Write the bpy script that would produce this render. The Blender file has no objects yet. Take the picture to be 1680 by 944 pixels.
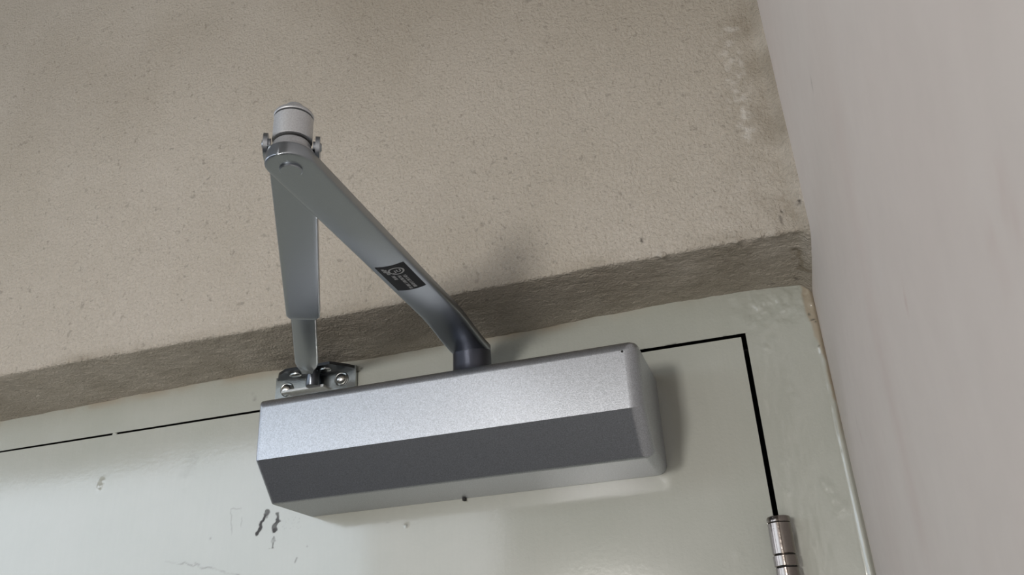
import bpy, bmesh, math, random
import numpy as np
from mathutils import Matrix, Vector

random.seed(4)
scene = bpy.context.scene
COL = scene.collection

# ------------------------------------------------------------------ camera
# world: x along the door wall, y into the wall (door face at y = 0), z up;
# the origin is the top corner of the door leaf on the hinge side.
cam_d = bpy.data.cameras.new('camera')
cam = bpy.data.objects.new('camera', cam_d)
COL.objects.link(cam)
RM = [[0.9507729, 0.3056713, -0.0509497], [-0.1754547, 0.3954675, -0.9015659], [-0.2554339, 0.8661238, 0.4296313]]
CP = (0.0046885, -0.6379397, -0.2405665)
cam.matrix_world = Matrix(((RM[0][0], -RM[1][0], -RM[2][0], CP[0]),
                           (RM[0][1], -RM[1][1], -RM[2][1], CP[1]),
                           (RM[0][2], -RM[1][2], -RM[2][2], CP[2]),
                           (0, 0, 0, 1)))
cam_d.sensor_fit = 'HORIZONTAL'
cam_d.sensor_width = 36.0
cam_d.lens = 1397.513 / 1680.0 * 36.0
cam_d.clip_start = 0.005
scene.camera = cam

# ------------------------------------------------------------------ light
world = bpy.data.worlds.new('world')
scene.world = world
world.use_nodes = True
world.node_tree.nodes['Background'].inputs[0].default_value = (0.80, 0.86, 1.0, 1)
world.node_tree.nodes['Background'].inputs[1].default_value = 0.3

def area(name, loc, target, sx, sy, watts, col):
    l = bpy.data.lights.new(name, 'AREA')
    l.shape = 'RECTANGLE'
    l.size, l.size_y, l.energy, l.color = sx, sy, watts, col
    o = bpy.data.objects.new(name, l)
    COL.objects.link(o)
    o.location = loc
    o.rotation_euler = (Vector(target) - Vector(loc)).to_track_quat('-Z', 'Y').to_euler()
    return o

area('wide_window_daylight', (-2.165, -1.65, 0.225), (-2.165, 0, 0.225), 2.03, 0.55, 12.2, (0.78, 0.885, 1.0))
area('added_edge_softener', (-0.94, -1.65, 0.225), (-0.94, 0, 0.225), 0.40, 0.55, 1.2, (0.90, 0.94, 1.0))  # dim panel added to soften the right edge of the window's reflection
area('open_doorway_daylight', (-0.46, -1.65, -0.165), (-0.46, 0, -0.165), 0.20, 0.18, 11.0, (1.0, 0.96, 0.91))
area('added_low_fill', (-0.55, -1.65, -0.75), (-0.55, 0, -0.55), 1.0, 0.8, 5.0, (1.0, 0.955, 0.90))  # broad low fill, added to lift the soffit with soft shadows
area('added_end_light', (-3.22, -0.78, 0.42), (0, -0.78, 0.42), 1.2, 0.9, 11, (0.80, 0.88, 1.0))  # unseen light added for a cool highlight on the cover's left edge

vs = scene.view_settings
vs.view_transform = 'Standard'
vs.look = 'None'
vs.exposure = -0.16
vs.gamma = 1.0
vs.use_curve_mapping = False
scene.cycles.caustics_reflective = False

# ------------------------------------------------------------------ noise in numpy
def vnoise(x, y, seed):
    xi = np.floor(x).astype(np.int64); yi = np.floor(y).astype(np.int64)
    fx = x - xi; fy = y - yi
    fx = fx * fx * (3 - 2 * fx); fy = fy * fy * (3 - 2 * fy)
    def h(a, b):
        n = (a * 374761393 + b * 668265263 + seed * 1442695041) & 0x7fffffff
        n = ((n ^ (n >> 13)) * 1274126177) & 0x7fffffff
        n = ((n ^ (n >> 16)) * 1911520717) & 0x7fffffff
        return (n & 0xffff) / 65535.0
    a = h(xi, yi); b = h(xi + 1, yi); c = h(xi, yi + 1); d = h(xi + 1, yi + 1)
    return (a + (b - a) * fx) * (1 - fy) + (c + (d - c) * fx) * fy

def fbm(x, y, scale, octv=4, seed=1):
    t = 0; amp = 1; tot = 0; s = 1.0 / scale
    for i in range(octv):
        t = t + amp * (vnoise(x * s + 17.3 * i, y * s - 9.1 * i, seed + i) - 0.5)
        tot += amp; amp *= 0.5; s *= 2.03
    return t / tot * 2

def smooth(a, b, t):
    u = np.clip((t - a) / (b - a), 0, 1)
    return u * u * (3 - 2 * u)

def seg(x, z, p, w, feather=0.0006, wob=0.0, seed=3):
    """soft mask 0..1 around a polyline p in the (x, z) plane, half width w"""
    if wob:
        x = x + wob * fbm(x, z, 0.004, 2, seed); z = z + wob * fbm(x, z, 0.004, 2, seed + 9)
    d = np.full(np.shape(x), 1e9)
    if len(p) == 1:
        d = np.hypot(x - p[0][0], z - p[0][1])
    for (ax, az), (bx, bz) in zip(p[:-1], p[1:]):
        vx, vz = bx - ax, bz - az
        t = np.clip(((x - ax) * vx + (z - az) * vz) / (vx * vx + vz * vz + 1e-12), 0, 1)
        d = np.minimum(d, np.hypot(x - ax - t * vx, z - az - t * vz))
    return 1 - smooth(w - feather, w + feather, d)

def ticks(*pieces):
    """non-uniform sample positions: (start, end, step) pieces chained"""
    out = []
    for a, b, st in pieces:
        n = max(1, int(round(abs(b - a) / st)))
        out.extend(list(np.linspace(a, b, n, endpoint=False)))
    out.append(pieces[-1][1])
    return np.array(out)

# ------------------------------------------------------------------ materials
def new_mat(name):
    m = bpy.data.materials.new(name)
    m.use_nodes = True
    nt = m.node_tree
    return m, nt, nt.nodes['Principled BSDF']

def N(nt, typ, **kw):
    n = nt.nodes.new(typ)
    for k, v in kw.items():
        if isinstance(k, str) and hasattr(n, k):
            setattr(n, k, v)
    return n

def noise_node(nt, scale, detail=4, rough=0.55, vec=None):
    n = nt.nodes.new('ShaderNodeTexNoise')
    n.inputs['Scale'].default_value = scale
    n.inputs['Detail'].default_value = detail
    n.inputs['Roughness'].default_value = rough
    if vec is not None:
        nt.links.new(vec, n.inputs['Vector'])
    return n.outputs['Fac']

def ramp(nt, fac, a, b, ca=0.0, cb=1.0):
    n = nt.nodes.new('ShaderNodeMapRange')
    n.inputs['From Min'].default_value = a
    n.inputs['From Max'].default_value = b
    n.inputs['To Min'].default_value = ca
    n.inputs['To Max'].default_value = cb
    nt.links.new(fac, n.inputs['Value'])
    return n.outputs['Result']

def mix(nt, fac, a, b):
    n = nt.nodes.new('ShaderNodeMix')
    n.data_type = 'RGBA'
    ia, ib = [s for s in n.inputs if s.type == 'RGBA'][:2]
    if isinstance(fac, float): n.inputs[0].default_value = fac
    else: nt.links.new(fac, n.inputs[0])
    for s, v in ((ia, a), (ib, b)):
        if isinstance(v, tuple): s.default_value = (*v, 1)
        else: nt.links.new(v, s)
    return [s for s in n.outputs if s.type == 'RGBA'][0]

def mul(nt, a, k):
    n = nt.nodes.new('ShaderNodeMath'); n.operation = 'MULTIPLY'
    nt.links.new(a, n.inputs[0])
    if isinstance(k, float): n.inputs[1].default_value = k
    else: nt.links.new(k, n.inputs[1])
    return n.outputs[0]

def bump(nt, height, dist, strength, normal=None):
    n = nt.nodes.new('ShaderNodeBump')
    n.inputs['Distance'].default_value = dist
    n.inputs['Strength'].default_value = strength
    nt.links.new(height, n.inputs['Height'])
    if normal is not None: nt.links.new(normal, n.inputs['Normal'])
    return n.outputs['Normal']

def objvec(nt):
    return nt.nodes.new('ShaderNodeTexCoord').outputs['Object']

def masks(nt):
    a = nt.nodes.new('ShaderNodeAttribute'); a.attribute_name = 'mask'
    s = nt.nodes.new('ShaderNodeSeparateColor')
    nt.links.new(a.outputs['Color'], s.inputs[0])
    return s.outputs[0], s.outputs[1], s.outputs[2]

def plaster_mat(name, base, var, grime_shade, pale, grain, gdist, gstr, rough, pits=True):
    m, nt, b = new_mat(name)
    v = objvec(nt)
    r, g, bl = masks(nt)
    c = mix(nt, ramp(nt, noise_node(nt, 5.0, 5, 0.6, v), 0.35, 0.65), base, var)
    c = mix(nt, ramp(nt, noise_node(nt, 60.0, 3, 0.6, v), 0.2, 0.8, 0.0, 0.25), c, tuple(x * 0.82 for x in base))
    nrm = bump(nt, noise_node(nt, grain, 3, 0.6, v), gdist, gstr)
    if pits:
        c = mix(nt, ramp(nt, noise_node(nt, grain * 0.9, 3, 0.6, v), 0.35, 0.65, 0.30, 0.0), c, tuple(x * 0.66 for x in base))  # shadow in the grain's cavities put into the colour
        pit = ramp(nt, noise_node(nt, grain * 0.42, 2, 0.5, v), 0.27, 0.35, 1.0, 0.0)
        c = mix(nt, mul(nt, pit, 0.45), c, tuple(x * 0.45 for x in base))
    c = mix(nt, r, c, grime_shade)
    c = mix(nt, g, c, pale)
    c = mix(nt, bl, c, (0.03, 0.027, 0.022))
    nt.links.new(c, b.inputs['Base Color'])
    nt.links.new(nrm, b.inputs['Normal'])
    b.inputs['Roughness'].default_value = rough
    b.inputs['Specular IOR Level'].default_value = 0.3
    return m

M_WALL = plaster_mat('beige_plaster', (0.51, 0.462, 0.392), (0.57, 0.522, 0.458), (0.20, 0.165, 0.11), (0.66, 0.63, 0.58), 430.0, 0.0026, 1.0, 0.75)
M_SIDE = plaster_mat('lilac_grey_plaster', (0.70, 0.64, 0.61), (0.72, 0.675, 0.645), (0.48, 0.32, 0.30), (0.60, 0.57, 0.54), 70.0, 0.0006, 0.15, 0.6, pits=False)
M_ROOM = plaster_mat('room_plaster', (0.50, 0.47, 0.42), (0.52, 0.49, 0.45), (0.3, 0.3, 0.3), (0.6, 0.6, 0.6), 70.0, 0.0005, 0.1, 0.8, pits=False)

def paint_mat(name, base, var):
    """thick glossy oil paint; mask R = tan plaster laid over, G = scuff, B = black"""
    m, nt, b = new_mat(name)
    v = objvec(nt)
    r, g, bl = masks(nt)
    c = mix(nt, ramp(nt, noise_node(nt, 9.0, 4, 0.6, v), 0.35, 0.65), base, var)
    # vertical brush streaks
    mp = nt.nodes.new('ShaderNodeMapping'); mp.inputs['Scale'].default_value = (260, 260, 14)
    nt.links.new(v, mp.inputs[0])
    st = noise_node(nt, 1.0, 3, 0.6, mp.outputs[0])
    c = mix(nt, ramp(nt, st, 0.3, 0.7, 0.0, 0.10), c, tuple(x * 0.8 for x in base))
    c = mix(nt, r, c, (0.33, 0.275, 0.20))
    c = mix(nt, g, c, (0.045, 0.042, 0.045))
    c = mix(nt, bl, c, (0.012, 0.011, 0.010))
    nrm = bump(nt, noise_node(nt, 45.0, 4, 0.6, v), 0.0004, 0.10)
    nrm2 = bump(nt, st, 0.0003, 0.30, bump(nt, noise_node(nt, 420.0, 2, 0.5, v), 0.0006, 0.35, nrm))
    nrm = bump(nt, noise_node(nt, 300.0, 2, 0.5, v), 0.0003, 0.09, nrm)
    nt.links.new(c, b.inputs['Base Color'])
    nt.links.new(nrm2, b.inputs['Normal'])
    b.inputs['Roughness'].default_value = 0.5
    b.inputs['Specular IOR Level'].default_value = 0.3
    mx = nt.nodes.new('ShaderNodeMath'); mx.operation = 'MAXIMUM'
    nt.links.new(g, mx.inputs[0]); nt.links.new(r, mx.inputs[1])
    mx2 = nt.nodes.new('ShaderNodeMath'); mx2.operation = 'MAXIMUM'
    nt.links.new(mx.outputs[0], mx2.inputs[0]); nt.links.new(bl, mx2.inputs[1])
    nt.links.new(ramp(nt, mx2.outputs[0], 0.0, 1.0, 1.0, 0.0), b.inputs['Coat Weight'])
    b.inputs['Coat Roughness'].default_value = 0.115
    b.inputs['Coat IOR'].default_value = 1.78
    nt.links.new(nrm, b.inputs['Coat Normal'])
    return m

M_DOOR = paint_mat('pale_green_grey_paint', (0.395, 0.41, 0.362), (0.43, 0.44, 0.397))

def metal_mat(name, base, metallic, rough, speck=0.0, sscale=1500.0):
    m, nt, b = new_mat(name)
    v = objvec(nt)
    n1 = noise_node(nt, sscale, 2, 0.6, v)
    c = mix(nt, ramp(nt, n1, 0.3, 0.7), tuple(x * (1 - speck) for x in base), tuple(min(1, x * (1 + speck)) for x in base))
    nt.links.new(c, b.inputs['Base Color'])
    nt.links.new(bump(nt, n1, 0.0002, 0.25 if speck else 0.06), b.inputs['Normal'])
    b.inputs['Metallic'].default_value = metallic
    b.inputs['Roughness'].default_value = rough
    return m

M_SILVER = metal_mat('silver_flake_paint', (0.49, 0.51, 0.545), 1.0, 0.38, 0.22)
M_SLEEVE = metal_mat('pale_silver_paint', (0.62, 0.63, 0.65), 0.9, 0.5, 0.10)
M_ARM = metal_mat('satin_silver_arm', (0.36, 0.385, 0.415), 1.0, 0.30, 0.03)
M_HUB = metal_mat('dark_satin_steel', (0.115, 0.122, 0.15), 1.0, 0.42, 0.03)
M_DARK = metal_mat('blackened_zinc', (0.11, 0.12, 0.135), 1.0, 0.28, 0.05)
M_ZINC = metal_mat('zinc_plate', (0.42, 0.44, 0.43), 1.0, 0.25, 0.05)
M_STEEL = metal_mat('bright_screw_steel', (0.66, 0.65, 0.62), 1.0, 0.25, 0.03)
M_NICKEL = metal_mat('dark_polished_nickel', (0.27, 0.24, 0.22), 1.0, 0.15, 0.03, 400.0)
M_BLACK = metal_mat('black_gap', (0.012, 0.012, 0.012), 0.0, 0.7)
M_LABEL = metal_mat('black_label', (0.012, 0.013, 0.016), 0.0, 0.55)
M_LABEL.node_tree.nodes['Principled BSDF'].inputs['Specular IOR Level'].default_value = 0.2
M_PRINT = metal_mat('grey_label_print', (0.42, 0.43, 0.45), 0.0, 0.55)
M_FLOOR = metal_mat('dark_floor', (0.135, 0.14, 0.155), 0.0, 0.6, 0.2, 20.0)

# ------------------------------------------------------------------ helpers
def link(name, me, mat, parent=None, kind=None, label=None):
    o = bpy.data.objects.new(name, me)
    COL.objects.link(o)
    if mat is not None:
        me.materials.append(mat)
    if parent is not None:
        o.parent = parent
        o.matrix_parent_inverse = Matrix.Translation(-parent.location)
    if kind: o['kind'] = kind
    if label: o['label'] = label
    return o

def shade(me, ang=35):
    me.polygons.foreach_set('use_smooth', [True] * len(me.polygons))
    me.set_sharp_from_angle(angle=math.radians(ang))

def bm_obj(name, bm, mat, parent=None, kind=None, label=None, ang=35):
    bmesh.ops.recalc_face_normals(bm, faces=bm.faces)
    me = bpy.data.meshes.new(name)
    bm.to_mesh(me); bm.free()
    shade(me, ang)
    return link(name, me, mat, parent, kind, label)

def grid(name, P, mat, keep=None, mask=None, parent=None, kind=None, skirt=None, flip=False):
    """P: (nu, nv, 3) array of points; keep: bool per cell; skirt: vector to extrude the open border by"""
    nu, nv = P.shape[:2]
    idx = np.arange(nu * nv).reshape(nu, nv)
    q = np.stack([idx[:-1, :-1], idx[1:, :-1], idx[1:, 1:], idx[:-1, 1:]], -1)
    if flip: q = q[..., ::-1]
    q = q[keep] if keep is not None else q.reshape(-1, 4)
    V = P.reshape(-1, 3)
    mk = None if mask is None else mask.reshape(-1, 3)
    if skirt is not None:
        e = np.concatenate([q[:, [i, (i + 1) % 4]] for i in range(4)])
        key = np.sort(e, 1); key = key[:, 0] * (nu * nv) + key[:, 1]
        u, first, cnt = np.unique(key, return_index=True, return_counts=True)
        be = e[first[cnt == 1]]
        bv, inv = np.unique(be, return_inverse=True); inv = inv.reshape(be.shape)
        n0 = len(V)
        n1 = n0 + len(bv)   # shade in the gap painted on the return: own vertices, black in the mask
        V = np.concatenate([V, V[bv] + np.array(skirt) * 0.002, V[bv] + np.array(skirt)])
        if mk is not None:
            dk = np.zeros((len(bv), 3)); dk[:, 2] = 1
            mk = np.concatenate([mk, dk, dk])
        q = np.concatenate([q, np.stack([n0 + inv[:, 1], n0 + inv[:, 0], n1 + inv[:, 0], n1 + inv[:, 1]], -1),
                            np.stack([be[:, 1], be[:, 0], n0 + inv[:, 0], n0 + inv[:, 1]], -1)])
    used, qi = np.unique(q, return_inverse=True)
    q = qi.reshape(q.shape); V = V[used]
    me = bpy.data.meshes.new(name)
    me.vertices.add(len(V)); me.vertices.foreach_set('co', V.astype(np.float32).ravel())
    me.loops.add(q.size); me.loops.foreach_set('vertex_index', q.astype(np.int32).ravel())
    me.polygons.add(len(q))
    me.polygons.foreach_set('loop_start', np.arange(0, q.size, 4, dtype=np.int32))
    me.polygons.foreach_set('loop_total', np.full(len(q), 4, dtype=np.int32))
    me.update(calc_edges=True)
    a = me.attributes.new('mask', 'FLOAT_COLOR', 'POINT')
    c = np.zeros((len(V), 4), np.float32); c[:, 3] = 1
    if mk is not None: c[:, :3] = mk[used]
    a.data.foreach_set('color', c.ravel())
    shade(me, 50)
    return link(name, me, mat, parent, kind)

def add_box(bm, x0, x1, y0, y1, z0, z1, mtx=None):
    vs_ = [bm.verts.new((x, y, z)) for x in (x0, x1) for y in (y0, y1) for z in (z0, z1)]
    for f in ((0, 1, 3, 2), (4, 6, 7, 5), (0, 4, 5, 1), (2, 3, 7, 6), (0, 2, 6, 4), (1, 5, 7, 3)):
        bm.faces.new([vs_[i] for i in f])
    if mtx is not None: bmesh.ops.transform(bm, matrix=mtx, verts=vs_)
    return vs_

def lathe(bm, prof, axis_pt, n=40, mtx=None):
    """prof: list of (r, z); revolve about a vertical axis"""
    rings = []
    allv = []
    for r, z in prof:
        if r < 1e-6:
            ring = [bm.verts.new((axis_pt[0], axis_pt[1], axis_pt[2] + z))]
        else:
            ring = [bm.verts.new((axis_pt[0] + r * math.cos(2 * math.pi * i / n), axis_pt[1] + r * math.sin(2 * math.pi * i / n), axis_pt[2] + z)) for i in range(n)]
        rings.append(ring); allv += ring
    for a, b in zip(rings[:-1], rings[1:]):
        for i in range(n):
            j = (i + 1) % n
            if len(a) == 1 and len(b) == 1: continue
            if len(a) == 1: bm.faces.new((a[0], b[i], b[j]))
            elif len(b) == 1: bm.faces.new((a[i], b[0], a[j]))
            else: bm.faces.new((a[i], b[i], b[j], a[j]))
    if mtx is not None: bmesh.ops.transform(bm, matrix=mtx, verts=allv)
    return allv

def bevelled(bm, w, seg_=3, ang=25):
    es = [e for e in bm.edges if len(e.link_faces) == 2 and e.calc_face_angle(0) > math.radians(ang)]
    bmesh.ops.bevel(bm, geom=es, offset=w, segments=seg_, profile=0.5, affect='EDGES', clamp_overlap=True)

def thing(name, label, cat, loc, group=None):
    o = bpy.data.objects.new(name, None)
    COL.objects.link(o)
    o.location = loc; o['label'] = label; o['category'] = cat
    o.empty_display_size = 0.05
    if group: o['group'] = group
    return o

# ------------------------------------------------------------------ the setting
ZTOP, ZFLOOR = 0.95, -2.06
XW = 0.0562          # side wall
XL, YB = -3.3, -1.72  # room extents
RV = 0.085           # how far the wall over the door stands proud of the door

def flat(name, pts, mat):
    me = bpy.data.meshes.new(name)
    me.from_pydata(pts, [], [list(range(len(pts)))])
    return link(name, me, mat, None, 'structure')
flat('floor', [(XL, YB, ZFLOOR), (XW + 0.1, YB, ZFLOOR), (XW + 0.1, 0.1, ZFLOOR), (XL, 0.1, ZFLOOR)], M_FLOOR)
M_CEIL = plaster_mat('ceiling_paint', (0.22, 0.21, 0.20), (0.24, 0.23, 0.22), (0.2, 0.2, 0.2), (0.3, 0.3, 0.3), 70.0, 0.0005, 0.1, 0.8, pits=False)
flat('ceiling', [(XL, YB, ZTOP), (XL, 0.1, ZTOP), (XW + 0.1, 0.1, ZTOP), (XW + 0.1, YB, ZTOP)], M_CEIL)
flat('wall_back', [(XL, YB, ZFLOOR), (XL, YB, ZTOP), (XW + 0.1, YB, ZTOP), (XW + 0.1, YB, ZFLOOR)], M_ROOM)
flat('wall_left', [(XL, YB, ZFLOOR), (XL, 0.1, ZFLOOR), (XL, 0.1, ZTOP), (XL, YB, ZTOP)], M_ROOM)

# ---- wall over the door: vertical face, rounded lip, soffit back to the door frame
xs = ticks((XL, -1.0, 0.05), (-1.0, -0.76, 0.006), (-0.76, XW + 0.004, 0.0016))
front_z = np.interp(xs, [-0.9, -0.64, -0.51, -0.376, -0.18, -0.047, 0.0, 0.054], [0.040, 0.0398, 0.0394, 0.0382, 0.0372, 0.0382, 0.0375, 0.0372])
back_z = np.interp(xs, [-0.9, -0.727, -0.58, -0.445, -0.39, -0.322, -0.175, -0.1, -0.022, 0.02, 0.043, 0.0562], [0.032, 0.0322, 0.0352, 0.0372, 0.0355, 0.0325, 0.0332, 0.0352, 0.0365, 0.0355, 0.0335, 0.031])
front_z += 0.0010 * fbm(xs, xs * 0, 0.05, 3, 5)
back_z += 0.0007 * fbm(xs, xs * 0, 0.03, 3, 8)
zs_up = ticks((ZTOP, 0.75, 0.06), (0.75, 0.50, 0.006), (0.50, 0.048, 0.0019))
prof = [('w', z) for z in zs_up]
RL = 0.0030
for k in range(0, 9): prof.append(('l', k / 8 * math.pi / 2))
for y in np.linspace(-RV + 0.006, 0.004, 52): prof.append(('s', y))
nu, nv = len(xs), len(prof)
P = np.zeros((nu, nv, 3)); NRM = np.zeros((nu, nv, 3))
for j, (k, t) in enumerate(prof):
    P[:, j, 0] = xs
    if k == 'w':
        P[:, j, 1] = -RV; P[:, j, 2] = np.maximum(t, front_z + RL); NRM[:, j, 1] = -1
    elif k == 'l':
        P[:, j, 1] = -RV + RL * (1 - math.cos(t)); P[:, j, 2] = front_z + RL * (1 - math.sin(t))
        NRM[:, j, 1] = -math.cos(t); NRM[:, j, 2] = -math.sin(t)
    else:
        f = (t + RV) / RV
        P[:, j, 1] = t; P[:, j, 2] = front_z + (back_z - front_z) * min(1, f); NRM[:, j, 2] = -1
X = P[..., 0]; arc = np.array([(t if k == 'w' else (0.04 - 0.006 * t if k == 'l' else 0.03 - (t + RV))) for k, t in prof])[None, :] + X * 0
is_s = np.array([k == 's' for k, t in prof])[None, :] & (X == X)
is_w = np.array([k == 'w' for k, t in prof])[None, :] & (X == X)
d = 0.0011 * fbm(X, arc, 0.11, 3, 21) + 0.00035 * fbm(X, arc, 0.012, 2, 33)
near = smooth(0.10, 0.0, np.abs(arc - 0.04)) * smooth(-0.08, 0.05, X)
d = d + near * 0.0012 * fbm(X, arc, 0.007, 3, 41)
d = d + np.where(is_s, 0.0006 * fbm(X * 0.7, arc * 1.3, 0.005, 3, 52), 0)
Z = P[..., 2]; Y = P[..., 1]
# small paint blobs hanging from the lip
for bx, bz, bw, bh in ((-0.0452, 0.0415, 0.0026, 0.0042), (0.0077, 0.0412, 0.0026, 0.0030), (-0.0044, 0.041, 0.0022, 0.0015), (-0.09, 0.04, 0.004, 0.0010), (0.022, 0.04, 0.003, 0.0022), (0.034, 0.04, 0.004, 0.0026), (0.046, 0.04, 0.003, 0.0020), (-0.60, 0.0425, 0.006, 0.0012), (-0.57, 0.0425, 0.005, 0.001)):
    d = d + bh * np.exp(-((X - bx) ** 2 + ((arc - 0.0352) * 0.9) ** 2) / (bw * bw))
# rounded inside corner into the side wall
cr = smooth(XW - 0.012, XW + 0.001, X)
d = d + 0.006 * cr ** 2
P = P + NRM * d[..., None]
mk = np.zeros((nu, nv, 3))
wob = fbm(X, arc, 0.02, 4, 61)
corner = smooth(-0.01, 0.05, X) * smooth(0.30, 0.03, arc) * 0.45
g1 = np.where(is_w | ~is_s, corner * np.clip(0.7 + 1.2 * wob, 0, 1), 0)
g1 = np.maximum(g1, np.where(is_w, 0.55 * seg(X, Z, [(0.045, 0.062), (0.052, 0.045)], 0.004, 0.006, 0.006), 0))
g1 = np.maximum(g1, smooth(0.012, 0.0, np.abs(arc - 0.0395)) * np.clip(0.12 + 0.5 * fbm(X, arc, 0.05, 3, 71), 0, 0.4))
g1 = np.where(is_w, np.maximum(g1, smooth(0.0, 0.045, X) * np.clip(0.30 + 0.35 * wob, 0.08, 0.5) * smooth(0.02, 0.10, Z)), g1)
tp = smooth(0.10, 0.42, Z) * np.clip(0.24 + 0.28 * fbm(X, Z, 0.22, 3, 77) + 0.12 * smooth(-0.7, -0.2, X), 0, 0.42)  # yellowish staining, with the wall's upward fade of light put into the colour
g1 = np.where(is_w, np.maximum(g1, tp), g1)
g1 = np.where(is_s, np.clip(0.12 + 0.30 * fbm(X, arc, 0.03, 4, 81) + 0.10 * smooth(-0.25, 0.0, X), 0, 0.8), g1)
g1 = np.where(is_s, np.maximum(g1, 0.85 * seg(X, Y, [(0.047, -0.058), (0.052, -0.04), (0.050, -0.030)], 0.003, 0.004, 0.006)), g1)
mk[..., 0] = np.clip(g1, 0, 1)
pale = seg(X, Z, [(0.0335, 0.225), (0.030, 0.20), (0.0285, 0.174), (0.0297, 0.156), (0.030, 0.139), (0.029, 0.124)], 0.0045, 0.005, 0.006)
pale = np.maximum(pale, seg(X, Z, [(0.024, 0.176), (0.029, 0.170)], 0.003, 0.004, 0.006))
mk[..., 1] = np.where(is_w, pale * smooth(-0.25, 0.35, fbm(X, arc, 0.006, 3, 91)) * 0.75, 0)
blk = np.zeros_like(X)
for q, w in (([(0.0539, 0.0545), (0.0543, 0.0563)], 0.0009), ([(0.0535, 0.0415), (0.0545, 0.043)], 0.0008), ([(0.0401, 0.0489)], 0.0006), ([(-0.0575, 0.0528), (-0.0565, 0.0538)], 0.0009), ([(0.0405, 0.052), (0.041, 0.054)], 0.0005)):
    blk = np.maximum(blk, np.where(is_w, seg(X, Z, q, w, 0.0008, 0.002), 0))
for q, w in (([(0.046, -0.012), (0.0475, -0.010)], 0.0009), ([(0.044, -0.009)], 0.0007), ([(0.0495, -0.036)], 0.0009), ([(0.027, -0.008), (0.03, -0.0075)], 0.0006)):
    blk = np.maximum(blk, np.where(is_s, seg(X, Y, q, w, 0.001, 0.002) * 0.8, 0))
mk[..., 2] = blk
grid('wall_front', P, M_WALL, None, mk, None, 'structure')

# ---- side wall on the right, close to the camera
ys = ticks((YB, -0.75, 0.05), (-0.75, 0.03, 0.004))
zz = ticks((ZFLOOR, -0.5, 0.05), (-0.5, 0.45, 0.005), (0.45, ZTOP, 0.06))
Yg, Zg = np.meshgrid(ys, zz, indexing='ij')
Pg = np.zeros(Yg.shape + (3,)); Pg[..., 1] = Yg; Pg[..., 2] = Zg
Pg[..., 0] = XW + 0.0006 * fbm(Yg, Zg, 0.09, 3, 101)
mk = np.zeros(Pg.shape)
sm = 0.0
for pl, w, ft, a in (([(-0.352, -0.128), (-0.349, -0.134)], 0.0012, 0.002, 0.6), ([(-0.4728, -0.155), (-0.474, -0.164)], 0.002, 0.006, 0.25),
                     ([(-0.456, -0.158), (-0.4575, -0.168)], 0.0015, 0.006, 0.22), ([(-0.27, -0.10), (-0.25, -0.19)], 0.008, 0.014, 0.16),
                     ([(-0.31, -0.03), (-0.27, -0.115)], 0.010, 0.02, 0.10), ([(-0.1034, -0.104), (-0.106, -0.118)], 0.0008, 0.0015, 0.3)):
    sm = np.maximum(sm, a * seg(Yg, Zg, pl, w, ft, 0.004))
mk[..., 0] = sm
mk[..., 2] = np.maximum(seg(Yg, Zg, [(-0.2652, 0.0234)], 0.0015, 0.0015) * 0.8, seg(Yg, Zg, [(-0.1034, -0.1035)], 0.001, 0.002) * 0.7)
grid('wall_right', Pg, M_SIDE, None, mk, None, 'structure', flip=True)

# ---- door frame (head and hinge jamb in one sheet with a return into the rebate)
def gap_half(x):
    return np.interp(x, [-0.75, -0.45, -0.2, 0], [0.0008, 0.0011, 0.0016, 0.0018])
XD0 = -0.86
xs = np.unique(np.concatenate([ticks((-1.0, XD0 - 0.002, 0.02)), ticks((XD0 - 0.002, -0.76, 0.006), (-0.76, 0.0018, 0.0028)), ticks((0.0018, XW + 0.002, 0.0009))]).round(6))
zz = np.unique(np.concatenate([ticks((ZFLOOR, -0.26, 0.03), (-0.26, 0.0, 0.0011)), ticks((0.0, 0.046, 0.0009))]).round(6))
Xg, Zg = np.meshgrid(xs, zz, indexing='ij')
Xp = Xg.copy(); Zp = Zg.copy()
inner = np.abs(Zg) < 1e-7
Zp = np.where(inner & (Xg <= 0.0018 + 1e-6), gap_half(Xg), Zp)
cx = 0.5 * (xs[:-1] + xs[1:])[:, None]; cz = 0.5 * (zz[:-1] + zz[1:])[None, :]
keep = ~((cx > XD0 - 0.002) & (cx < 0.0018) & (cz < 0.0))
hgt = 0.00030 * fbm(Xp, Zp, 0.04, 3, 111) + 0.00006 * fbm(Xp * 2.0, Zp * 0.5, 0.006, 2, 115)
top = smooth(-0.005, 0.018, Zp) * smooth(-0.03, 0.03, Xp)
hgt = hgt + top * 0.0017 * fbm(Xp, Zp, 0.008, 4, 121)
lump = [((0.0146, -0.013), 0.0016, 0.0009), ((0.016, -0.0145), 0.0016, 0.0006), ((0.022, -0.0068), 0.002, 0.0006), ((0.0259, -0.0464), 0.0026, 0.0009), ((0.0289, -0.054), 0.0026, 0.0008),
        ((0.0262, -0.036), 0.0022, 0.0005), ((0.0387, -0.1222), 0.0022, 0.0009), ((0.0418, -0.131), 0.0024, 0.0009), ((0.0459, -0.1364), 0.0026, 0.0010), ((0.042, -0.1395), 0.002, 0.0007),
        ((0.037, -0.118), 0.0018, 0.0006), ((0.0184, 0.0245), 0.0035, 0.0008), ((0.037, 0.0262), 0.0045, 0.0012), ((0.0299, 0.012), 0.004, 0.0008), ((0.045, 0.008), 0.004, 0.0012),
        ((0.0507, -0.0192), 0.0025, 0.0009), ((0.012, -0.10), 0.002, 0.0005), ((0.01, -0.122), 0.0018, 0.0006)]
for (lx, lz), w, h in lump:
    hgt = hgt + 0.6 * h * np.exp(-(((Xp - lx) / (1.15 * w)) ** 2 + ((Zp - lz) / (w * 1.4)) ** 2))
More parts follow.
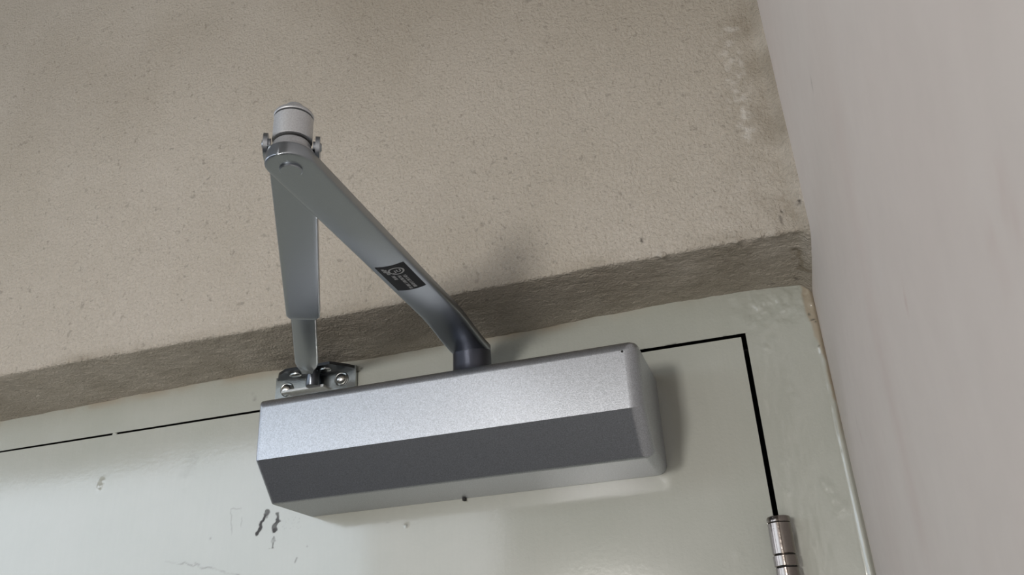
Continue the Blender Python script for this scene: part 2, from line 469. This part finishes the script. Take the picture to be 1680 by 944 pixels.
# thick ridge of paint along the outer edge, rounded edge beside the gap
hgt = hgt + 0.0009 * np.exp(-((Xp - 0.0535) / 0.0016) ** 2) * (Zp < 0.03) * (1 + 0.6 * fbm(Xp * 0, Zp, 0.02, 3, 131))
hgt = hgt - 0.0025 * smooth(0.0545, 0.0575, Xp)
edge = np.minimum(np.where(Xp > 0.0018, Xp - 0.0018, 1), 1)
edge = np.where(Xp <= 0.0018, Zp - gap_half(Xp), np.where(Zp > 0, np.hypot(np.maximum(Xp - 0.0018, 0), Zp), Xp - 0.0018))
# the gap is bridged by paint in one spot
mk = np.zeros(Xg.shape + (3,))
tw = 0.006 * smooth(-0.045, 0.025, Zp) + 0.0022
pl = smooth(-0.0012, 0.0012, Xp - (0.0568 - tw) + 0.0016 * fbm(Xp, Zp, 0.008, 3, 141))
pl = np.where(Zp < -0.055, pl * smooth(-0.11, -0.05, Zp) , pl)
mk[..., 0] = pl * 0.85
# tan overpaint bleeding under the soffit edge
bz = np.interp(xs, [-0.9, -0.727, -0.58, -0.445, -0.39, -0.322, -0.175, -0.1, -0.022, 0.02, 0.043, 0.0562], [0.032, 0.0322, 0.0352, 0.0372, 0.0355, 0.0325, 0.0332, 0.0352, 0.0365, 0.0355, 0.0335, 0.031])[:, None]
stn = smooth(0.010, 0.0, bz - Zp) * np.clip(0.35 + 0.9 * fbm(Xp, Zp, 0.03, 3, 151), 0, 0.7) * smooth(0.0, -0.12, Xp) 
mk[..., 0] = np.maximum(mk[..., 0], stn)
gr = seg(Xp, Zp, [(-0.4341, 0.0181), (-0.4328, 0.011)], 0.0005, 0.0012) * 0.7
for q, w in (((-0.3246, 0.0236), 0.0009), ((-0.3293, 0.0215), 0.0018), ((-0.3318, 0.0185), 0.0015)):
    gr = np.maximum(gr, seg(Xp, Zp, [q], w, 0.0012, 0.003))
for q, w in (((0.0515, 0.0075), 0.0009), ((0.0520, 0.0035), 0.0008), ((0.0525, 0.0005), 0.0006), ((0.0515, -0.019), 0.0006)):
    gr = np.maximum(gr, seg(Xp, Zp, [q], w, 0.0008, 0.002) * 0.8)
mk[..., 2] = gr
Pg = np.stack([Xp, -hgt, Zp], -1)
trim = grid('trim_1', Pg, M_DOOR, keep, mk, None, 'structure', skirt=(0, 0.045, 0))
# stop at the back of the rebate, coloured black for the shade in the gap
bm = bmesh.new()
add_box(bm, XD0 - 0.012, 0.012, 0.040, 0.055, -0.012, 0.012)
add_box(bm, -0.012, 0.012, 0.040, 0.055, ZFLOOR, -0.012)
bm_obj('rebate_stop', bm, M_BLACK, trim)

# ---- the door leaf
xs = np.unique(np.concatenate([ticks((XD0, -0.76, 0.01), (-0.76, -0.456, 0.0018)), ticks((-0.456, -0.365, 0.0006), (-0.365, -0.0019, 0.0016))]).round(6))
zz = np.unique(np.concatenate([ticks((ZFLOOR + 0.008, -0.27, 0.03), (-0.27, -0.145, 0.0018)), ticks((-0.145, -0.075, 0.0006), (-0.075, 0.0, 0.0014))]).round(6))
Xg, Zg = np.meshgrid(xs, zz, indexing='ij')
Zp = np.where(np.abs(Zg) < 1e-7, -gap_half(Xg), np.minimum(Zg, -gap_half(Xg) * 1.05)); Xp = Xg
hgt = 0.00022 * fbm(Xp, Zp, 0.09, 2, 211)
for (lx, lz), w, h in [((-0.5899, -0.0490), 0.0017, 0.0013), ((-0.5890, -0.0440), 0.0011, 0.0007), ((-0.006, -0.135), 0.0016, 0.0002), ((-0.03, -0.16), 0.0025, 0.0002), ((-0.07, -0.10), 0.004, 0.0003), ((-0.2817, -0.1158), 0.001, 0.0005)]:
    hgt = hgt + h * np.exp(-(((Xp - lx) / w) ** 2 + ((Zp - lz) / (w * 1.6)) ** 2))
inside = (Xp > -0.376) & (Xp < -0.066) & (Zp > -0.105) & (Zp < -0.016)
hgt = np.where(inside, np.minimum(hgt, 0.0002), hgt)
mk = np.zeros(Xg.shape + (3,))
wb = 0.5 + 0.5 * smooth(-0.4, 0.3, fbm(Xp, Zp, 0.004, 3, 221))
sc = seg(Xp, Zp, [(-0.4112, -0.0915), (-0.4128, -0.0965), (-0.4165, -0.1015), (-0.4168, -0.104), (-0.4192, -0.1073)], 0.0017, 0.0005, 0.0022)
sc = np.maximum(sc, seg(Xp, Zp, [(-0.4013, -0.094), (-0.4005, -0.100)], 0.0014, 0.0005, 0.0018))
sc = np.maximum(sc, seg(Xp, Zp, [(-0.4000, -0.1005), (-0.4030, -0.1063)], 0.0021, 0.0005, 0.0026))
sc = np.maximum(sc, seg(Xp, Zp, [(-0.4025, -0.1140), (-0.4046, -0.1217)], 0.0011, 0.0007, 0.003) * wb * 0.8)
sc = sc * (0.62 + 0.36 * wb)
for q, w, a in (([(-0.3799, -0.1317), (-0.3814, -0.1350)], 0.0005, 0.6), ([(-0.3708, -0.1234)], 0.0006, 0.4), ([(-0.2817, -0.1158)], 0.0007, 0.7), ([(-0.2987, -0.1117)], 0.0007, 0.3), ([(-0.4651, -0.1079)], 0.0009, 0.35), ([(-0.478, -0.127)], 0.0008, 0.3)):
    sc = np.maximum(sc, seg(Xp, Zp, q, w, 0.0008) * a)
dash = smooth(-0.15, 0.25, fbm(Xp, Zp, 0.007, 2, 231))
for q in ([(-0.447, -0.0846), (-0.4425, -0.121)], [(-0.4362, -0.0858), (-0.435, -0.1115)], [(-0.447, -0.0846), (-0.436, -0.0858)]):
    sc = np.maximum(sc, seg(Xp, Zp, q, 0.0003, 0.0007, 0.001) * dash * 0.38)
sc = np.maximum(sc, seg(Xp, Zp, [(-0.509, -0.1235), (-0.4902, -0.1257), (-0.4714, -0.1304), (-0.453, -0.1349), (-0.4348, -0.1404), (-0.428, -0.146)], 0.0004, 0.0009, 0.002) * (0.15 + 0.35 * dash))
for k in range(26):
    px = -0.40 + random.uniform(0.004, 0.022); pz = -0.100 - (px + 0.40) * 0.1 + random.uniform(-0.007, 0.004)
    sc = np.maximum(sc, seg(Xp, Zp, [(px, pz)], 0.0003, 0.0007) * random.uniform(0.1, 0.35))
sc = np.maximum(sc, seg(Xp, Zp, [(-0.490, -0.034), (-0.498, -0.056)], 0.004, 0.006, 0.006) * 0.10 * dash)
mk[..., 1] = sc
mk[..., 2] = seg(Xp, Zp, [(-0.5836, -0.002)], 0.0001, 0.0001)
door = grid('door_1', np.stack([Xp, -hgt, Zp], -1), M_DOOR, None, mk, None, 'structure', skirt=(0, 0.038, 0))
bm = bmesh.new()
bm.faces.new([bm.verts.new(v) for v in ((XD0, 0.0375, ZFLOOR + 0.01), (XD0, 0.0375, -0.003), (-0.003, 0.0375, -0.003), (-0.003, 0.0375, ZFLOOR + 0.01))])
bm_obj('back_skin', bm, M_DOOR, door)
# blob of paint bridging the gap over the door
bm = bmesh.new()
bmesh.ops.create_icosphere(bm, subdivisions=2, radius=1.0, matrix=Matrix.Translation((-0.5836, 0.0012, 0.0)) @ Matrix.Diagonal((0.0030, 0.0016, 0.0016, 1)))
bm_obj('paint_bridge', bm, M_DOOR, trim)

# ------------------------------------------------------------------ the door closer
closer = thing('door_closer', 'silver box door closer with folded two-piece arm, fixed across the top of the pale door', 'door closer', (-0.221, 0.0, -0.0999))

# ---- cover: front face, sloped lower face, narrow underside, rounded ends
bx0, bx1 = -0.3709, -0.0709
zt, zc, zb, dep, deb = -0.0218, -0.0713, -0.0999, 0.085, 0.059
pr = [(-0.0004, zt), (-dep, zt), (-dep, zc), (-deb, zb), (-0.0004, zb)]
bm = bmesh.new()
A = [bm.verts.new((bx0, y, z)) for y, z in pr]
Bv = [bm.verts.new((bx1, y, z)) for y, z in pr]
bm.faces.new(A); bm.faces.new(Bv[::-1])
n = len(pr)
for i in range(n):
    j = (i + 1) % n
    bm.faces.new((A[j], A[i], Bv[i], Bv[j]))
lay = bm.edges.layers.float.new('bevel_weight_edge')
def setw(v1, v2, w):
    e = bm.edges.get((v1, v2)); e[lay] = w
setw(A[1], Bv[1], 0.80)      # top front edge
bm.edges.get((A[2], Bv[2])).smooth = False      # crisp crease between the faces
setw(A[3], Bv[3], 0.16)
for V_, kk in ((A, 0.5), (Bv, 1.0)):
    setw(V_[0], V_[1], 0.5 * kk); setw(V_[1], V_[2], 0.95 * kk)
    setw(V_[2], V_[3], 0.95 * kk); setw(V_[3], V_[4], 0.7 * kk)
cover = bm_obj('cover', bm, M_SILVER, closer)
md = cover.modifiers.new('bevel', 'BEVEL')
md.limit_method = 'WEIGHT'; md.width = 0.0105; md.segments = 7; md.profile = 0.5
md.use_clamp_overlap = True
cover.data.polygons.foreach_set('use_smooth', [True] * len(cover.data.polygons))
bpy.context.view_layer.update()
me2 = bpy.data.meshes.new_from_object(cover.evaluated_get(bpy.context.evaluated_depsgraph_get()))
cover.modifiers.clear()
cover.data = me2
me2.name = 'cover'
shade(me2, 30)
md2 = cover.modifiers.new('wn', 'WEIGHTED_NORMAL'); md2.keep_sharp = True; md2.weight = 80
# pin hole near the top corner, slot at the lower edge
bm = bmesh.new()
lathe(bm, [(0, 0.0003), (0.0008, 0.0003), (0.0009, 0), (0.0009, -0.001), (0, -0.001)], (0, 0, 0), 14, Matrix.Translation((-0.0815, -dep, -0.0305)) @ Matrix.Rotation(math.radians(90), 4, 'X'))
bm_obj('pin_hole', bm, M_BLACK, cover, label='tiny dark pin hole')
bm = bmesh.new()
add_box(bm, -0.2328, -0.2308, -0.004, -0.0006, zb - 0.0022, zb + 0.001)
bm_obj('fixing_slot', bm, M_BLACK, cover, label='small black slot at the lower edge')

# ---- spindle collar on top of the cover
HX, HY = -0.2065, -0.044
bm = bmesh.new()
lathe(bm, [(0, -0.001), (0.0195, -0.001), (0.0195, 0.0015), (0.0180, 0.003), (0.0160, 0.006), (0.0152, 0.012), (0.0148, 0.030), (0.0, 0.030)], (HX, HY, zt), 48)
bm_obj('spindle_collar', bm, M_HUB, closer)

# ---- main arm: from the spindle straight out of the door to the elbow, rounded underside
EX, EY = -0.2000, -0.3250
def arm_mesh(p0, p1, w0, w1, z0, z1, th, bulge, cap0, cap1, nst=60, wmid=None, dropfn=None):
    p0 = Vector((*p0, 0)); p1 = Vector((*p1, 0))
    L = (p1 - p0).length; dr = (p1 - p0) / L; sd = Vector((dr.y, -dr.x, 0))
    st = []
    def wd(t):
        w = w0 + (w1 - w0) * t
        if wmid is not None: w += wmid * math.sin(math.pi * t)
        return w
    if cap0:
        for a in np.linspace(math.radians(4), math.radians(90), 9): st.append((-w0 * math.cos(a), w0 * math.sin(a)))
    else: st.append((0, w0))
    for t in np.linspace(0, 1, nst)[1:-1]: st.append((t * L, wd(t)))
    if cap1:
        for a in np.linspace(math.radians(90), math.radians(4), 9): st.append((L + w1 * math.cos(a), w1 * math.sin(a)))
    else: st.append((L, w1))
    bm = bmesh.new(); rings = []
    vv = [-1, -0.97, -0.9, -0.75, -0.5, -0.25, 0, 0.25, 0.5, 0.75, 0.9, 0.97, 1]
    for s, w in st:
        t = max(0, min(1, s / L)); zz_ = z0 + (z1 - z0) * t + (dropfn(t) if dropfn else 0)
        ring = []
        c = p0 + dr * s
        for v in vv:
            e = 0.0 if abs(v) < 0.95 else (0.0003 if abs(v) < 0.99 else 0.0010)
            z = zz_ - bulge * (0.3 + 0.7 * min(1, max(0, (t - 0.03) / 0.25))) * (1 - v * v) + e
            ring.append(bm.verts.new((c.x + sd.x * v * w, c.y + sd.y * v * w, z)))
        for v in (1, 0.93, -0.93, -1):
            z = zz_ + th - (0.0012 if abs(v) == 1 else 0)
            ring.append(bm.verts.new((c.x + sd.x * v * w, c.y + sd.y * v * w, z)))
        rings.append(ring)
    k = len(rings[0])
    for a, b in zip(rings[:-1], rings[1:]):
        for i in range(k):
            bm.faces.new((a[i], a[(i + 1) % k], b[(i + 1) % k], b[i]))
    bm.faces.new(rings[0]); bm.faces.new(rings[-1][::-1])
    return bm
Z_EL, Z_HB = 0.0036, 0.0090
def DROP(t):
    u = max(0.0, min(1.0, (t - 0.74) / 0.24))
    return -0.0058 * u * u * (3 - 2 * u)
bm = arm_mesh((EX, EY), (HX, HY), 0.0128, 0.0150, Z_EL, Z_HB, 0.0068, 0.0022, True, True, 60, -0.0004, DROP)
arm = bm_obj('main_arm', bm, M_ARM, closer, ang=50)

# label on the underside of the main arm, following its curve
def under(u, v, off):
    """u metres along the arm from the elbow, v -1..1 across; a point on its underside"""
    p0 = Vector((EX, EY, 0)); p1 = Vector((HX, HY, 0)); L = (p1 - p0).length
    dr = (p1 - p0) / L; sd = Vector((dr.y, -dr.x, 0)); t = u / L
    w = 0.0128 + 0.0022 * t - 0.0004 * math.sin(math.pi * t)
    z = Z_EL + (Z_HB - Z_EL) * t - 0.0022 * (1 - v * v) - off
    c = p0 + dr * u + sd * (v * w)
    return (c.x, c.y, z)
def patch(bm, u0, u1, v0, v1, off, nu_=1, nv_=1, th=0.00012):
    lo = [[bm.verts.new(under(u0 + (u1 - u0) * i / nu_, v0 + (v1 - v0) * j / nv_, off)) for j in range(nv_ + 1)] for i in range(nu_ + 1)]
    hi = [[bm.verts.new(under(u0 + (u1 - u0) * i / nu_, v0 + (v1 - v0) * j / nv_, off - th)) for j in range(nv_ + 1)] for i in range(nu_ + 1)]
    for i in range(nu_):
        for j in range(nv_):
            bm.faces.new((lo[i][j], lo[i + 1][j], lo[i + 1][j + 1], lo[i][j + 1]))
            bm.faces.new((hi[i][j], hi[i][j + 1], hi[i + 1][j + 1], hi[i + 1][j]))
    for i in range(nu_):
        for j in (0, nv_):
            bm.faces.new((lo[i][j], hi[i][j], hi[i + 1][j], lo[i + 1][j]))
    for j in range(nv_):
        for i in (0, nu_):
            bm.faces.new((lo[i][j], lo[i][j + 1], hi[i][j + 1], hi[i][j]))
LU0, LU1, LV0, LV1 = 0.119, 0.156, -0.66, 0.80
bm = bmesh.new()
patch(bm, LU0, LU1, LV0, LV1, 0.0003, 6, 14, 0.0004)
lab = bm_obj('rating_label', bm, M_LABEL, arm, label='black rating label with grey emblem and fine print')
# grey print: ringed emblem and rows of fine characters too small to read
bm = bmesh.new()
def lp(a, b, off=0.0004):
    return under(LU0 + (LU1 - LU0) * a, LV1 + (LV0 - LV1) * b, off)
def ribbon(pts, wdt, closed=False):
    m_ = len(pts); L_, R_ = [], []
    for i in range(m_):
        a = pts[(i - 1) % m_] if (closed or i > 0) else pts[i]
        b = pts[(i + 1) % m_] if (closed or i < m_ - 1) else pts[i]
        dx, dy = (b[0] - a[0]) * 40, (b[1] - a[1]) * 19
        l_ = math.hypot(dx, dy) or 1
        nx, ny = -dy / l_, dx / l_
        L_.append(bm.verts.new(lp(pts[i][0] + nx * wdt / 40, pts[i][1] + ny * wdt / 19)))
        R_.append(bm.verts.new(lp(pts[i][0] - nx * wdt / 40, pts[i][1] - ny * wdt / 19)))
    for i in range(m_ if closed else m_ - 1):
        j = (i + 1) % m_
        bm.faces.new((L_[i], L_[j], R_[j], R_[i]))
SGN = 1
ca, cb, rr = 0.20, 0.42, 4.6
ribbon([(ca + rr / 40 * math.cos(t), cb + SGN * rr / 19 * math.sin(t)) for t in np.linspace(0, 2 * math.pi, 28, endpoint=False)], 0.55, True)
ribbon([(ca - 1.9 / 40, cb - 2.6 / 19), (ca + 0.9 / 40, cb - 2.6 / 19), (ca + 1.6 / 40, cb - 1.6 / 19), (ca + 0.9 / 40, cb - 0.6 / 19), (ca - 1.9 / 40, cb - 0.6 / 19)], 0.4)
ribbon([(ca - 1.2 / 40, cb + 0.9 / 19), (ca + 2.2 / 40, cb + 0.9 / 19), (ca + 2.2 / 40, cb + 2.9 / 19)], 0.4)
for row, a0, a1, hgt_ in ((0.30, 0.40, 0.93, 1.1), (0.47, 0.38, 0.95, 1.1), (0.66, 0.36, 0.52, 1.2), (0.74, 0.10, 0.28, 1.0), (0.80, 0.07, 0.22, 0.9)):
    a = a0
    while a < a1:
        wch = random.uniform(0.016, 0.026)
        if random.random() > 0.12:
            h0 = hgt_ / 19
            ribbon([(a, row - h0), (a, row + h0)], 0.22)
            if random.random() > 0.35: ribbon([(a, row + h0 * random.choice((-1, 0, 1)) * 0.85), (a + wch * 0.75, row + h0 * random.choice((-1, 0, 1)) * 0.85)], 0.22)
            if random.random() > 0.5: ribbon([(a + wch * 0.75, row - h0), (a + wch * 0.75, row + h0)], 0.22)
        a += wch * 1.35
pm = bm_obj('fine_print', bm, M_PRINT, arm, label='grey emblem and print on the black label')

# ---- elbow joint
elbow_z = Z_EL
bm = bmesh.new()
lathe(bm, [(0, 0.0060), (0.0118, 0.0060), (0.0120, 0.0068), (0.0116, 0.0078), (0.0104, 0.0090), (0.0100, 0.0100), (0.0096, 0.0125), (0.0090, 0.0134), (0, 0.0134)], (EX, EY, Z_EL), 48)
bm_obj('elbow_boss', bm, M_SLEEVE, closer)
bm = bmesh.new()
lathe(bm, [(0, 0.0130), (0.0082, 0.0130), (0.0082, 0.0305), (0.0, 0.0305)], (EX, EY, Z_EL), 32)
bm_obj('elbow_pin', bm, M_BLACK, closer)
bm = bmesh.new()
lathe(bm, [(0, 0.0152), (0.0096, 0.0152), (0.0100, 0.0156), (0.0100, 0.0286), (0.0097, 0.0290), (0, 0.0290)], (EX, EY, Z_EL), 48)
bm_obj('elbow_sleeve', bm, M_SLEEVE, closer)
bm = bmesh.new()
lathe(bm, [(0, 0.0299), (0.0099, 0.0299), (0.0102, 0.0303), (0.0102, 0.0312), (0.0096, 0.0322), (0.0080, 0.0332), (0.0052, 0.0336), (0.0050, 0.0362), (0.0043, 0.0376), (0.0026, 0.0384), (0, 0.0386)], (EX, EY, Z_EL), 48)
bm_obj('elbow_cap', bm, M_SLEEVE, closer)
bm = bmesh.new()
lathe(bm, [(0.0056, 0.001), (0.0058, -0.0014), (0.0053, -0.0019), (0, -0.0020)], (EX - 0.0002, EY + 0.001, Z_EL), 36)
bm_obj('rivet_head', bm, M_ARM, arm, label='round rivet head under the elbow')

# ---- forearm: wide channel from the elbow, then the narrower slide rod to the bracket
FX, FY = -0.3650, -0.0240
fd = Vector((FX - EX, FY - EY, 0)); fl = fd.length; fd /= fl; fs = Vector((fd.y, -fd.x, 0))
def along(t): return (EX + fd.x * t, EY + fd.y * t)
bm = arm_mesh(along(0.010), along(0.212), 0.0122, 0.0120, 0.0136, 0.0140, 0.0090, 0.0004, False, False, 30)
fore = bm_obj('forearm', bm, M_ARM, closer, ang=50)
# shoulder that steps in to the rod
bm = bmesh.new()
def slab(bm, sts):
    rings = []
    for t, w, z0_, z1_ in sts:
        c = along(t); r_ = []
        for v, z in ((-1, z0_ + 0.0012), (-0.88, z0_), (0.88, z0_), (1, z0_ + 0.0012), (1, z1_ - 0.0012), (0.88, z1_), (-0.88, z1_), (-1, z1_ - 0.0012)):
            r_.append(bm.verts.new((c[0] + fs.x * v * w, c[1] + fs.y * v * w, z)))
        rings.append(r_)
    for a, b in zip(rings[:-1], rings[1:]):
        for i in range(8): bm.faces.new((a[i], a[(i + 1) % 8], b[(i + 1) % 8], b[i]))
    bm.faces.new(rings[0]); bm.faces.new(rings[-1][::-1])
slab(bm, [(0.2119, 0.0120, 0.0138, 0.0228), (0.214, 0.0118, 0.0139, 0.0227), (0.2165, 0.0106, 0.0142, 0.0224), (0.2180, 0.0098, 0.0146, 0.0220)])
bm_obj('shoulder', bm, M_ARM, fore)
bm = bmesh.new()
slab(bm, [(0.205, 0.0092, 0.0148, 0.0212), (0.24, 0.0091, 0.0148, 0.0212), (0.29, 0.0093, 0.0148, 0.0210), (0.312, 0.0094, 0.0150, 0.0208), (0.322, 0.0080, 0.0150, 0.0206), (0.330, 0.0056, 0.0150, 0.0205), (0.336, 0.0046, 0.0150, 0.0204)])
bm_obj('slide_rod', bm, M_ARM, closer, ang=50)
# two ears of the forearm that clasp the sleeve, with the cross pin
bm_pin = None
for s in (-1, 1):
    bm = bmesh.new()
    o2 = Vector((EX, EY, 0)) + fs * (s * 0.0128)
    pts2 = [(0.016, 0.0128), (0.016, 0.0222)]
    pts2 += [(0.000 - 0.0060 * math.sin(a), 0.0162 + 0.0060 * math.cos(a)) for a in np.linspace(0, math.pi, 12)]
    la = [bm.verts.new((o2.x + fd.x * a + fs.x * 0.0011, o2.y + fd.y * a + fs.y * 0.0011, z)) for a, z in pts2]
    lb = [bm.verts.new((o2.x + fd.x * a - fs.x * 0.0011, o2.y + fd.y * a - fs.y * 0.0011, z)) for a, z in pts2]
    bm.faces.new(la); bm.faces.new(lb[::-1])
    for i in range(len(la)):
        j = (i + 1) % len(la)
        bm.faces.new((la[j], la[i], lb[i], lb[j]))
    bevelled(bm, 0.0005, 2)
    bm_obj('ear', bm, M_ARM, fore)
    bm = bmesh.new()
    q = Vector((0, 0, 1)).rotation_difference(fs * s)
    lathe(bm, [(0, 0), (0.0030, 0), (0.0028, 0.0034), (0.0018, 0.0044), (0, 0.0044)], (0, 0, 0), 20,
          Matrix.Translation(Vector((EX, EY, 0.0166)) + fs * (s * 0.0104)) @ q.to_matrix().to_4x4())
    bm_obj('cross_pin', bm, M_ARM, fore)

# ---- foot bracket on the door frame
brk_bm = bmesh.new()
x0, x1 = -0.4085, -0.3290
add_box(brk_bm, x0, x1, -0.0042, -0.0012, 0.0060, 0.0268)
bevelled(brk_bm, 0.0006, 2)
brk = bm_obj('bracket_plate', brk_bm, M_ZINC, closer, label='small zinc foot plate')
# upper flange, narrowing away from the wall
bm = bmesh.new()
lo = [(x0 + 0.0005, -0.003), (x1 - 0.0005, -0.003), (x1 - 0.0060, -0.0120), (-0.3450, -0.0225), (-0.3880, -0.0225), (x0 + 0.010, -0.0160)]
va = [bm.verts.new((x, y, 0.0240)) for x, y in lo]; vb = [bm.verts.new((x, y, 0.0266)) for x, y in lo]
bm.faces.new(va); bm.faces.new(vb[::-1])
for i in range(len(lo)):
    j = (i + 1) % len(lo); bm.faces.new((va[j], va[i], vb[i], vb[j]))
bevelled(bm, 0.0005, 2)
bm_obj('upper_flange', bm, M_DARK, brk)
# lower lip
bm = bmesh.new()
add_box(bm, -0.3975, -0.3560, -0.0120, -0.0035, 0.0088, 0.0108)
bevelled(bm, 0.0005, 2)
bm_obj('lower_lip', bm, M_STEEL, brk)
# knuckle, pin and raised pads
bm = bmesh.new()
lathe(bm, [(0, 0.0095), (0.0055, 0.0095), (0.0058, 0.0100), (0.0058, 0.0235), (0, 0.0235)], (-0.3660, -0.0135, 0), 28)
bm_obj('pivot_knuckle', bm, M_DARK, brk)
bm = bmesh.new()
lathe(bm, [(0, 0.0255), (0.0042, 0.0255), (0.0042, 0.0275), (0.003, 0.0285), (0, 0.0287)], (-0.3660, -0.0135, 0), 24)
bm_obj('pivot_pin', bm, M_STEEL, brk)
for px in (-0.384, -0.3545):
    bm = bmesh.new()
    lathe(bm, [(0.0058, 0.0), (0.0055, -0.0012), (0.0046, -0.0016), (0, -0.0016)], (px, -0.0125, 0.0241), 28, None)
    bmesh.ops.scale(bm, vec=(1, 0.7, 1), space=Matrix.Translation((-px, 0.0125, 0)), verts=bm.verts)
    bm_obj('embossed_pad', bm, M_ZINC, brk)
for px, pz in ((-0.3965, 0.0140), (-0.3425, 0.0155)):
    q = Matrix.Translation((px, -0.0042, pz)) @ Matrix.Rotation(math.radians(90), 4, 'X')
    bm = bmesh.new()
    lathe(bm, [(0.0066, -0.0005), (0.0066, 0.0006), (0.0060, 0.0010), (0.0050, 0.0006), (0, 0.0006)], (0, 0, 0), 32, q)
    w_ = bm_obj('washer', bm, M_ZINC, brk)
    bm = bmesh.new()
    lathe(bm, [(0.0048, 0.0006), (0.0048, 0.0016), (0.0042, 0.0030), (0.0028, 0.0040), (0, 0.0044)], (0, 0, 0), 32, q)
    bm_obj('screw_head', bm, M_STEEL, brk, label='bright round screw head')

# ------------------------------------------------------------------ the hinge
hx, hy = 0.0012, -0.0082
zc_ = -0.1395
bm = bmesh.new()
lathe(bm, [(0, 0.0), (0.0058, 0.0), (0.0076, -0.0006), (0.0080, -0.0016), (0.0080, -0.0040), (0.0077, -0.0044), (0, -0.0044)], (hx, hy, zc_), 40)
hinge = bm_obj('door_hinge', bm, M_NICKEL, door, label='dark polished metal hinge barrel on the door edge')
cuts = [(-0.0046, -0.0256, 0.0079), (-0.0262, -0.0335, 0.0081), (-0.0341, -0.0560, 0.0077), (-0.0566, -0.0640, 0.0081), (-0.0646, -0.0945, 0.0079)]
for a, b, r in cuts:
    bm = bmesh.new()
    lathe(bm, [(0, a), (r - 0.0005, a), (r, a - 0.0005), (r, b + 0.0005), (r - 0.0005, b), (0, b)], (hx, hy, zc_), 40)
    bm_obj('knuckle', bm, M_NICKEL, hinge)
bm = bmesh.new()
lathe(bm, [(0.0, -0.003), (0.0068, -0.003), (0.0068, -0.096), (0, -0.096)], (hx, hy, zc_), 24)
bm_obj('hinge_pin', bm, M_BLACK, hinge)
bm = bmesh.new()
lathe(bm, [(0, -0.0950), (0.0077, -0.0950), (0.0080, -0.0955), (0.0080, -0.0978), (0.0070, -0.0990), (0, -0.0995)], (hx, hy, zc_), 40)
bm_obj('end_cap', bm, M_NICKEL, hinge)
for x0_, x1_ in ((-0.0012, -0.0002), (0.0002, 0.0012)):
    bm = bmesh.new()
    add_box(bm, x0_, x1_, -0.004, 0.032, zc_ - 0.0980, zc_ - 0.003)
    bm_obj('hinge_leaf', bm, M_NICKEL, hinge)
